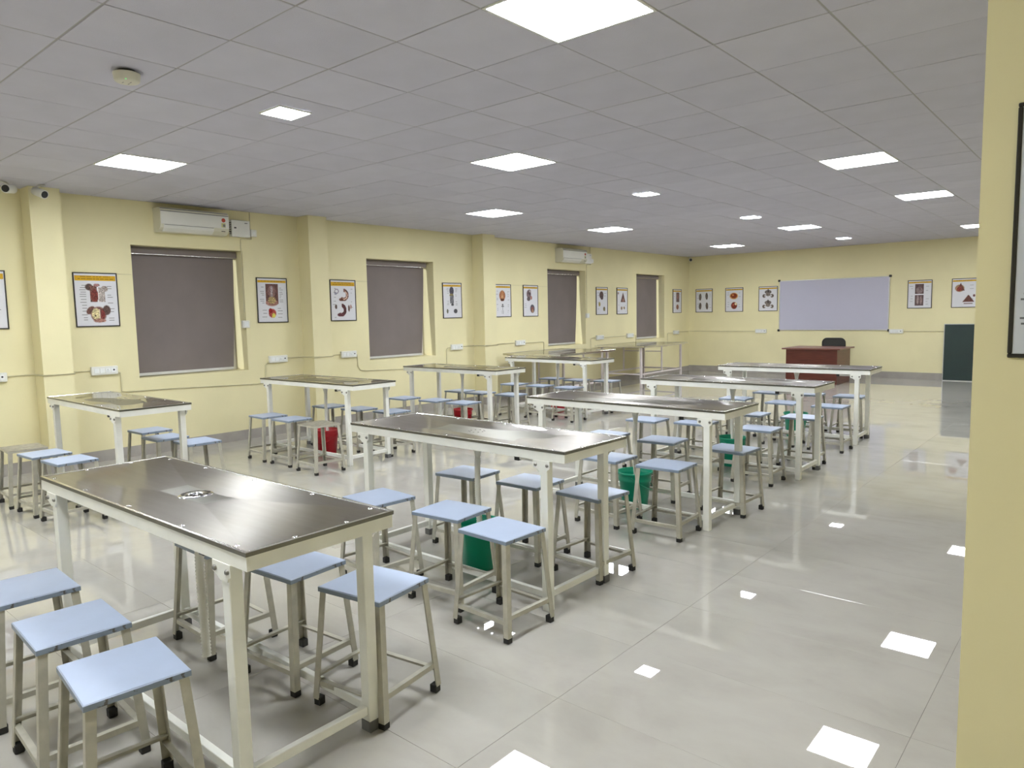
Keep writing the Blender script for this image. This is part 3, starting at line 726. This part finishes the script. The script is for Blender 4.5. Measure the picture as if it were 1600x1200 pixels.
def art(kind, seed):
    A = Art(seed=seed) if kind != 'notes' else Art(160, 130, seed)
    if kind == 'chest':
        A.header(True); A.labels([.23,.27,.31,.35,.40,.44,.49,.55,.60,.66,.72,.78,.84,.88])
        A.ell(.34, .26, .10, .07, B3); A.ell(.70, .29, .09, .06, (150,138,132)); A.rect(.36, .52, .24, .54, B1, 1, .3); A.rect(.54, .70, .26, .54, (160,148,145), 1, .25)
        A.ell(.46, .42, .10, .13, (112,50,44)); A.ell(.62, .40, .08, .12, (175,165,160)); A.rect(.53, .55, .26, .54, (225,215,210)); A.ell(.52, .22, .08, .03, (150,110,110))
        A.ell(.34, .70, .12, .07, B1, rot=-.5); A.ell(.52, .78, .20, .16, B1); A.ell(.72, .70, .10, .10, B3); A.ell(.46, .77, .11, .12, (196,184,140)); A.ell(.44, .80, .02, .018, (50,30,20), 1)
        A.ell(.62, .78, .05, .10, (120,50,48)); A.rect(.545, .56, .68, .88, (220,200,180)); A.ell(.54, .90, .16, .04, B2)
    elif kind == 'abdomen':
        A.header(); A.labels([.14,.20,.25,.30,.34,.38,.43,.48,.52,.56], (.08,.22), (.74,.88)); A.labels([.68,.73,.80,.88], (.12,.30), (.66,.84))
        A.rect(.27, .70, .13, .58, (96,62,58), 1, .25); A.ell(.48, .56, .23, .08, B2); A.ell(.48, .30, .15, .15, (128,96,92)); A.rect(.44, .52, .18, .44, (165,160,165), .7, .3)
        A.ell(.48, .50, .15, .09, (160,140,96), 1, .35); A.ell(.48, .80, .14, .11, (170,70,62)); A.ell(.42, .74, .07, .06, (150,30,26)); A.ell(.52, .85, .07, .06, (205,195,90))
    elif kind == 'stomach':
        A.header(True); A.labels([.20,.30,.42,.52,.60,.66,.92], (.08,.2), (.82,.92))
        A.arc(.24, .27, .07, .018, -3, 3, (140,130,150)); A.ell(.20, .33, .06, .03, (130,130,150))
        A.arc(.52, .36, .15, .055, -1.6, 2.4, B1, .35, .8); A.arc(.53, .37, .13, .018, -1.2, 2.0, (215,185,165), .2, .8); A.ell(.42, .48, .10, .04, (105,62,50))
        A.ell(.20, .66, .05, .06, B3); A.arc(.40, .74, .16, .06, -1.4, 2.2, (80,42,46), .35, .8); A.ell(.38, .86, .15, .05, (95,50,58)); A.ell(.72, .70, .04, .09, (95,70,65)); A.ell(.80, .66, .03, .06, B2)
    elif kind == 'palm':
        A.header(); A.labels([.15,.19,.23,.28,.32,.36,.52,.58,.62,.80], (.16,.32), (.66,.80)); A.ell(.47, .22, .13, .13, (66,64,78), 1, .5); A.ell(.46, .35, .12, .06, (130,118,80)); A.rect(.37, .57, .36, .58, (105,105,112), 1, .45); A.ell(.50, .62, .08, .04, (70,70,76))
        A.ell(.22, .81, .05, .07, (95,95,82)); A.ell(.66, .81, .11, .07, (66,66,72), 1, .5)
    elif kind == 'pelvis':
        A.header(); A.labels([.20,.25,.30,.36,.42,.47,.62,.68,.74,.80,.86], (.05,.18), (.80,.92)); A.ell(.46, .34, .21, .17, (150,96,64), 1, .35); A.ell(.46, .30, .08, .14, (175,120,80)); A.ell(.46, .47, .13, .05, (78,38,24)); A.ell(.46, .38, .09, .07, (190,150,110), .7)
        A.rect(.455, .485, .62, .80, (60,60,60), .9); A.rect(.38, .56, .67, .70, (80,80,84)); A.ell(.47, .63, .05, .03, (90,90,90)); A.rect(.43, .45, .80, .92, (100,100,100)); A.rect(.50, .52, .80, .92, (100,100,100))
    elif kind == 'lungs':
        A.header(); A.labels([.60,.66,.72], (.06,.2), None); A.ell(.38, .28, .17, .15, (110,92,96), 1, .4); A.ell(.42, .22, .09, .10, (72,58,64)); A.ell(.36, .44, .13, .07, (84,74,74)); A.ell(.54, .40, .07, .07, (160,110,100)); A.ell(.46, .18, .08, .05, (150,140,145))
        A.ell(.62, .76, .17, .15, (84,80,92), 1, .35, .2); A.ell(.62, .79, .11, .11, (125,78,74)); A.ell(.64, .83, .07, .06, (170,140,110), .8)
    elif kind == 'heart':
        A.header(); A.labels([.20,.30,.56,.80,.86], (.08,.24), (.70,.88)); A.ell(.46, .28, .20, .15, (84,62,60)); A.ell(.50, .38, .13, .08, (74,52,54)); A.ell(.28, .62, .09, .09, (160,145,72)); A.ell(.70, .80, .10, .09, (105,95,60), 1, .5)
    elif kind == 'neck':
        A.header(); A.labels([.20,.66,.90], (.06,.20), (.80,.92)); A.tri(.58, .16, .54, .24, (92,60,55)); A.ell(.60, .46, .09, .07, (150,110,100)); A.ell(.12, .20, .06, .05, B2); A.ell(.44, .78, .09, .07, (140,115,96)); A.ell(.70, .77, .06, .06, (120,96,70)); A.ell(.60, .76, .03, .05, (215,200,140))
    elif kind == 'face':
        A.header(); A.labels([.2,.3,.6,.8], (.08,.2), (.8,.92)); A.rect(.38, .76, .12, .54, (96,72,72), 1, .3); A.ell(.56, .30, .10, .14, (140,96,86)); A.ell(.54, .76, .17, .12, (128,84,62), 1, .4)
    elif kind == 'feet':
        A.header(); A.labels([.2,.26,.33,.40,.6,.66,.74,.80], (.05,.16), (.84,.94))
        for cx, cy, r_ in ((.26,.34,.05),(.66,.31,-.05),(.26,.74,.05),(.68,.74,-.1)): A.ell(cx, cy, .085, .165, (88,78,72), 1, .4, r_); A.ell(cx, cy, .045, .12, (125,112,100), .5, .3, r_)
    elif kind == 'brain':
        A.header(); A.labels([.2,.28,.36,.6,.7,.8], (.06,.2), (.76,.9)); A.ell(.48, .34, .26, .15, (205,150,80)); A.ell(.48, .33, .20, .12, (120,46,26)); A.ell(.42, .30, .06, .04, (200,130,70)); A.ell(.50, .75, .19, .16, (112,44,30)); A.ell(.60, .68, .09, .06, (215,195,160)); A.ell(.45, .72, .05, .05, (170,80,60))
    elif kind == 'bones':
        A.header()
        for y0 in (.28, .72):
            A.ell(.50, y0-.06, .20, .09, (100,92,90), 1, .5); A.ell(.50, y0-.10, .05, .09, (70,64,62)); A.ell(.28, y0+.10, .10, .08, (96,84,78), 1, .5); A.ell(.72, y0+.10, .10, .08, (96,84,78), 1, .5); A.ell(.50, y0+.04, .14, .08, (120,110,104), 1, .5)
            A.ell(.33, y0+.10, .04, .03, (214,214,220), 1, 0); A.ell(.67, y0+.10, .04, .03, (214,214,220), 1, 0)
    elif kind == 'leg':
        A.header(); A.labels([.2,.28,.36,.56,.66,.76,.86], (.06,.2), (.76,.9)); A.rect(.30, .66, .13, .49, (88,66,66), 1, .25); A.ell(.48, .36, .16, .13, (130,112,112)); A.ell(.50, .26, .07, .11, (105,84,86)); A.rect(.30, .66, .53, .92, (96,76,76), 1, .25); A.ell(.42, .70, .06, .18, (150,132,132)); A.ell(.56, .72, .05, .18, (140,118,118))
    elif kind == 'larynx':
        A.header(); A.labels([.22,.34,.6,.7,.85], None, (.70,.9)); A.ell(.30, .33, .20, .14, (150,118,84)); A.tri(.34, .14, .42, .17, (100,56,50)); A.ell(.28, .36, .10, .09, (128,50,40)); A.tri(.66, .56, .82, .24, (98,58,52)); A.rect(.48, .84, .86, .89, (90,60,56), 1, .3); A.ell(.88, .60, .05, .05, (110,70,70))
    else:   # text-heavy regulation sheet
        A.a[:] = np.array([205, 210, 222]); A.rect(.04, .96, .03, .09, (205,160,22), .0)
        for y in [.09,.12,.19,.27,.28,.29,.30,.32,.34,.36,.38,.40,.42,.55,.56,.57,.60,.62,.64,.66,.68,.75,.77,.79,.81,.83,.85,.87]:
            A.rect(.030+A.r.uniform(0, .045), .23, y, y+.007, (95, 98, 104), .9)
        A.ell(.60, .30, .26, .20, (120,82,76)); A.ell(.60, .72, .24, .18, (140,98,90))
    return A
def poster(label, kind, seed, origin, uaxis, w_, h_, tilt=0.0, t=0.012, d=0.018):
    # origin: lower left corner on the wall; uaxis 'y' (left wall) or 'x' (facing the camera)
    rz = {'y': PI/2, 'x': 0.0}[uaxis]
    r = thing('anatomy_poster', label, 'poster', origin, rz, 'framed anatomy posters'); r.rotation_euler = (0, tilt, rz)
    # local frame: +x along the wall, -y out of the wall, z up
    f = MB(); f.bbox(0, w_, -d, -.0005, 0, t, .002).bbox(0, w_, -d, -.0005, h_-t, h_, .002).bbox(0, t, -d, -.0005, t, h_-t, .002).bbox(w_-t, w_, -d, -.0005, t, h_-t, .002)
    f.obj('picture_frame', M_FRAME, r)
    A = art(kind, seed); nx, ny = A.nx, A.ny; x0, x1, z0, z1 = t*.8, w_-t*.8, t*.8, h_-t*.8
    X = np.linspace(x0, x1, nx+1); Z = np.linspace(z1, z0, ny+1)
    vs = [(float(a), -(d*.6), float(b_)) for b_ in Z for a in X]
    fs = [(i*(nx+1)+j, (i+1)*(nx+1)+j, (i+1)*(nx+1)+j+1, i*(nx+1)+j+1) for i in range(ny) for j in range(nx)]
    me = bpy.data.meshes.new('printed_sheet'); me.from_pydata(vs, [], fs); me.materials.append(M_PRINT)
    ca = me.color_attributes.new('Col', 'FLOAT_COLOR', 'CORNER')
    col = np.ones((ny*nx, 4)); col[:, :3] = srgb(A.a.reshape(-1, 3)); ca.data.foreach_set('color', np.repeat(col, 4, axis=0).ravel().astype(np.float32)); me.update()
    link('printed_sheet', me, r)
    MB().box(t, w_-t, -(d*.52), -.001, t, h_-t).obj('backing_board', M_PLAST, r)
    return r
LW = [(2.292-.46, 'stomach', 'framed anatomy poster cut off by the left edge of the picture'),
 (2.935, 'chest', 'framed poster of two chest and breast dissections with a two-line yellow title'), (5.16, 'abdomen', 'framed poster of an opened abdomen with a small red and yellow detail below'),
 (6.34, 'stomach', 'framed poster of curved stomachs with a two-line yellow title'), (8.645, 'palm', 'framed poster of a dark blue-grey limb dissection, left of the third pillar'),
 (9.985, 'pelvis', 'framed poster of an orange-brown dissection above a small standing stick diagram'), (10.81, 'lungs', 'framed poster of two dark organs set diagonally, left of the third window'),
 (13.35, 'heart', 'framed poster of a dark heart shape over small yellowish details'), (14.20, 'neck', 'framed poster of a pointed dark red dissection, left of the last window'),
 (16.90, 'face', 'narrow-looking framed poster between the last window and the room corner')]
for n, (y, kind, lab) in enumerate(LW): poster(lab, kind, 30+n, (WX, y, 1.563), 'y', .465, .615, rnd.uniform(-.006, .006))
BW = [(-8.765, 'feet', 'framed poster of four foot or hand soles in a square, leftmost on the end wall'), (-7.935, 'brain', 'framed poster of two round orange-red sections'),
 (-7.055, 'bones', 'framed poster of two spread dark bone drawings beside the whiteboard'), (-3.705, 'leg', 'framed poster of two stacked rectangular dissections, right of the whiteboard'), (-2.865, 'larynx', 'framed poster of reddish cone-shaped dissections above the green board')]
for n, (x, kind, lab) in enumerate(BW): poster(lab, kind, 50+n, (x, BY, 1.565), 'x', .475, .615, 0)
poster('framed poster with small printed notes on the near right pillar, cut off at its side', 'notes', 70, (-0.221, 2.15, 1.478), 'x', .47, .612, 0.0, .010, .008)

# ------------------------------------------------------------------ sockets, conduits, boxes
def socket(u, z, on, lab, w_=0.285, h_=0.098):
    pos, rz = ((WX, u, z), PI/2) if on == 'L' else ((u, BY, z), 0)
    r = thing('socket_plate', lab, 'socket', pos, rz, 'white switch and socket plates')
    MB().bbox(0, w_, -.040, -.0005, 0, h_, .006).obj('plate', M_PLAST, r)
    n = 4 if w_ > .2 else 1; m = (w_-.05)/n
    for k in range(n):
        x0 = .025+k*m
        sw = MB().bbox(x0+.004, x0+m-.004, -.045, -.0395, .022, h_-.022, .002).obj('switch_module', M_PLAST2, r)
        if k == n-1:
            MB().tube([(x0+m*.62, -.0445, h_*.55), (x0+m*.62, -.0475, h_*.55)], .010, 12).obj('dark_knob', M_BLACK, sw)
        elif k == n-2:
            MB().tube([(x0+m*.5-.008, -.0445, h_*.42), (x0+m*.5-.008, -.0452, h_*.42)], .004, 8).tube([(x0+m*.5+.008, -.0445, h_*.42), (x0+m*.5+.008, -.0452, h_*.42)], .004, 8).tube([(x0+m*.5, -.0445, h_*.60), (x0+m*.5, -.0452, h_*.60)], .005, 8).obj('pin_holes', M_GREYS, sw)
for u, lab in ((1.95, 'white socket plate cut off by the left edge of the picture'), (3.045, 'white socket plate below the chest poster, left of the first window'), (5.285, 'white socket plate below the opened abdomen poster'), (6.48, 'white socket plate just right of the second pillar'),
               (8.80, 'white socket plate left of the third pillar'), (10.545, 'white socket plate right of the third pillar'), (13.33, 'white socket plate right of the third window'), (14.62, 'white socket plate left of the last window'), (16.92, 'white socket plate nearest the room corner on the window wall')):
    socket(u, 1.008, 'L', lab)
socket(-7.125, 1.018, 'B', 'white socket plate left of the whiteboard on the end wall'); socket(-4.05, 1.013, 'B', 'white socket plate at the lower right corner of the whiteboard')

def conduit(pts, lab, r_=0.0075, m=None, on='L', grp='surface-run wall conduits'):
    P = [((WX+r_+.0005, p[0], p[1]) if on == 'L' else (p[0], BY-r_-.0005, p[1])) if len(p) == 2 else p for p in pts]
    o = MB().tube(P, r_, 8).obj('conduit', m or M_TRIMP); tag(o, lab, 'conduit', grp); return o
def around(y0, y1, z):      # path around a pillar face
    e = .0083; X = WX+.27+e
    return [(WX+e, y0-e, z), (X, y0-e, z), (X, y1+e, z), (WX+e, y1+e, z)]
zc = 1.062
conduit([(FY+.05, zc), (1.949, zc)], 'painted conduit left of the first pillar, behind the left picture edge')
conduit([(WX+.008, 2.236, zc)] + around(2.50, 2.79, zc) + [(WX+.008, 3.044, zc)], 'painted conduit wrapping the first pillar')
conduit([(3.331, 1.03), (3.362, 1.02), (3.365, .96), (3.365, .80), (3.42, .79), (4.0, .776), (5.10, .735), (5.21, .74), (5.225, .82), (5.235, .98), (5.284, 1.03)], 'painted conduit dipping under the first window between two sockets')
conduit([(WX+.008, 5.571, zc)] + around(5.845, 6.15, zc) + [(WX+.008, 6.479, zc)], 'painted conduit wrapping the second pillar')
conduit([(6.766, 1.06), (6.79, 1.04), (6.80, .86), (6.84, .80), (6.93, .785), (8.62, .72), (8.69, .73), (8.70, .80), (8.70, 1.02), (8.73, 1.05), (8.799, 1.055)], 'painted conduit dipping under the second window')
conduit([(WX+.008, 9.086, zc)] + around(9.41, 9.73, zc) + [(WX+.008, 10.544, zc)], 'painted conduit wrapping the third pillar')
conduit([(10.831, 1.045), (11.42, 1.045), (11.45, 1.03), (11.45, .75), (13.10, .72), (13.13, .75), (13.13, 1.03), (13.18, 1.05), (13.329, 1.052)], 'painted conduit dipping under the third window')
conduit([(13.616, 1.055), (14.619, 1.055)], 'short straight painted conduit left of the last window')
conduit([(14.906, 1.055), (15.04, 1.05), (15.05, 1.0), (15.05, .75), (16.6, .72), (16.62, .78), (16.62, 1.03), (16.66, 1.05), (16.919, 1.055)], 'painted conduit dipping under the last window')
conduit([(17.206, 1.06), (BY-.02, 1.064)], 'short painted conduit into the room corner')
conduit([(WX+.02, 1.066), (-7.126, 1.066)], 'painted conduit on the end wall left of the whiteboard', on='B')
conduit([(-3.764, 1.06), (-1.0, 1.062)], 'painted conduit on the end wall running behind the green board', on='B')
conduit([(3.405, 2.172), (3.565, 2.168)], 'thin painted wire beside the chest poster', .003); conduit([(6.81, 2.163), (7.03, 2.160)], 'thin painted wire beside the two-line stomach poster', .003)
conduit([(10.455, 2.165), (10.80, 2.165)], 'thin painted wire between the two posters past the third pillar', .003); conduit([(11.285, 2.16), (11.60, 2.155)], 'thin painted wire left of the third window', .003)

def split_ac(y, z, lab, cable_lab, box_lab, sw_lab, con_lab, small_lab, up_lab, L=0.86):
    r = thing('air_conditioner', lab, 'air conditioner', (WX, y, z), PI/2, 'split air conditioners')
    D = .20; Hh = .285
    poly = [(-.0005, 0.0), (-.0005, Hh), (-.15, Hh), (-.185, Hh-.010), (-D, Hh-.035), (-D, .085), (-.185, .045), (-.13, .006), (-.08, 0.0)]
    mb = MB(); mb.prism(poly, 'x', 0, L); mb.obj('casing', M_SIDEAC, r)
    fp = [(-D-.0055, Hh-.052), (-D-.0055, .085), (-D-.0005, .083), (-D-.0005, Hh-.050)]
    MB().prism(fp, 'x', .006, L-.006).obj('front_panel', M_PLAST, r)
    MB().prism([(-D-.0035, Hh-.050), (-.188, Hh-.012), (-.184, Hh-.012), (-D-.0, Hh-.053)], 'x', .006, L-.006).obj('top_stripe', M_GREYS, r)
    MB().prism([(-D-.003, .082), (-.189, .040), (-.135, .001), (-.131, .004), (-.186, .044), (-D+.001, .083)], 'x', .04, L-.20).obj('louver', M_PLAST, r)
    MB().box(.045, L-.205, -D-.0045, -D-.001, .076, .081).obj('louver_gap', M_GREYS, r)
    st = MB(); st.prism([(L-.075+.026*math.cos(a), Hh-.10+.026*math.sin(a)) for a in [2*PI*k/16 for k in range(16)]], 'y', -D-.0055, -D-.0063); st.obj('round_sticker', M_REDST, r)
    MB().box(L-.105, L-.050, -D-.0063, -D-.0055, Hh-.19, Hh-.135).obj('energy_label', M_YELST, r)
    MB().box(L-.085, L-.055, -D-.0068, -D-.0063, Hh-.182, Hh-.150).obj('label_print', M_GREYS, r)
    MB().box(L-.10, L-.05, -.190, -.186, .044, .052).obj('indicator', M_BLACK, r)
    yb = y+L+.10
    bx = thing('stabiliser_box', box_lab, 'voltage stabiliser', (WX, yb, z+.01), PI/2, 'stabiliser boxes')
    MB().bbox(0, .26, -.075, -.0005, 0, .215, .006).obj('metal_case', M_PLAST, bx)
    for k in range(6): MB().box(-.0025, -.0002, -.065, -.015, .03+.028*k, .045+.028*k).obj('vent_slot', M_GREYS, bx)
    MB().box(.035, .065, -.0775, -.0745, .105, .122).obj('switch', M_BLACK, bx)
    MB().box(.185, .225, -.0765, -.0745, .175, .185).obj('small_badge', M_GREYS, bx)
    tag(MB().tube([(WX+.06, y+L+.001, z+.12), (WX+.06, y+L+.03, z+.122), (WX+.06, y+L+.055, z+.10), (WX+.06, y+L+.07, z+.07), (WX+.06, yb-.001, z+.065)], .006, 8).obj('power_cable', M_BLACK), cable_lab, 'cable', 'air conditioner cables')
    s_ = thing('isolator_switch', sw_lab, 'switch', (WX, yb+.285, z+.03), PI/2, 'isolator switches')
    MB().bbox(0, .085, -.05, -.0005, 0, .09, .005).obj('plate', M_PLAST, s_); MB().bbox(.022, .063, -.055, -.0495, .022, .062, .003).obj('rocker', M_PLAST2, s_)
    conduit([(yb+.30, z+.1215), (yb+.30, CZ-.002)], up_lab, .006)
    conduit([(yb+.31, z+.028), (yb+.308, z-.006), (yb+.155, z-.010), (yb+.150, z-.05), (yb+.15, 1.602)], con_lab, .0065)
    jb = thing('junction_box', small_lab, 'junction box', (WX, yb+.10, 1.50), PI/2, 'small junction boxes')
    MB().bbox(0, .10, -.045, -.0005, 0, .10, .005).obj('box_body', M_PLAST, jb); MB().bbox(.02, .08, -.049, -.0445, .02, .08, .003).obj('cover', M_PLAST2, jb)
split_ac(3.86, 2.685, 'large-looking white wall air conditioner above the first window', 'short black cable beside the near air conditioner', 'white metal stabiliser box right of the near air conditioner', 'small white switch right of the near stabiliser box',
         'thin conduit dropping beside the opened abdomen poster', 'small white junction box below left of the opened abdomen poster', 'short conduit from the near switch up to the ceiling')
split_ac(11.88, 2.66, 'far white wall air conditioner above the third window', 'short black cable beside the far air conditioner', 'white stabiliser box right of the far air conditioner', 'small white switch right of the far stabiliser box',
         'thin conduit dropping right of the third window', 'small white junction box right of the third window', 'short conduit from the far switch up to the ceiling')

# ------------------------------------------------------------------ smoke detector and security cameras
sd = thing('smoke_detector', 'round cream smoke detector on the ceiling at upper left', 'smoke detector', (-4.40, 1.80, CZ-.0015))
MB().lathe([(0.0, -.016), (.045, -.016), (.047, 0.0)], seg=28).obj('mounting_base', M_BLACK, sd)
MB().lathe([(0.0, -.066), (.040, -.066), (.060, -.063), (.067, -.056), (.072, -.020), (.072, -.016), (0.0, -.0155)], seg=36).obj('detector_body', M_DET, sd)
for a in (0.6, 2.4, 4.2): MB().box(.022*math.cos(a)-.010, .022*math.cos(a)+.010, .022*math.sin(a)-.002, .022*math.sin(a)+.002, -.0672, -.0655).obj('vent_slot', M_GREYS, sd)
MB().lathe([(0.0, -.064), (.003, -.0635), (.004, -.060)], c=(.055, -.028, 0), seg=10).obj('indicator_light', M_LED, sd)
def cctv(x, y, z, yaw, pitch, lab, mount):
    t = thing('security_camera', lab, 'camera', (x, y, z), 0, 'bullet security cameras')
    dx = Vector((math.sin(yaw)*math.cos(pitch), math.cos(yaw)*math.cos(pitch), math.sin(pitch)))
    MB().tube([-dx*.085, -dx*.08, dx*.055, dx*.062], .045, 20, radii=[.036, .043, .045, .043]).obj('camera_body', M_PLAST, t)
    MB().tube([dx*.0615, dx*.068], .034, 20, radii=[.036, .032]).obj('lens', M_BLACK, t)
    mx, my, mz = mount
    MB().tube([-dx*.05, (mx*.5-dx.x*.05, my*.5-dx.y*.05, mz*.8), (mx, my, mz)], .012, 8).obj('arm', M_PLAST, t)
    n = (0, 0, .001) if abs(mz) > max(abs(mx), abs(my)) else (-.001, 0, 0)
    MB().tube([(mx-n[0]*12, my, mz-n[2]*12), (mx, my, mz)], .032, 16).obj('mount_plate', M_PLAST, t)
cctv(-8.52, 2.28, 2.955, 2.28, -.12, 'white bullet camera at the left edge of the picture, its lens towards us', (-.05, -.06, CZ-2.955-.0015))
cctv(-8.52, 2.555, 2.945, 1.2, -.35, 'white bullet camera on top of the first pillar, turned to the right', (-.04, .03, CZ-2.945-.0015))
cctv(WX+.16, BY-.22, 2.955, 2.6, -.2, 'tiny white bullet camera in the far corner under the ceiling', (-.05, .05, CZ-2.955-.0015))
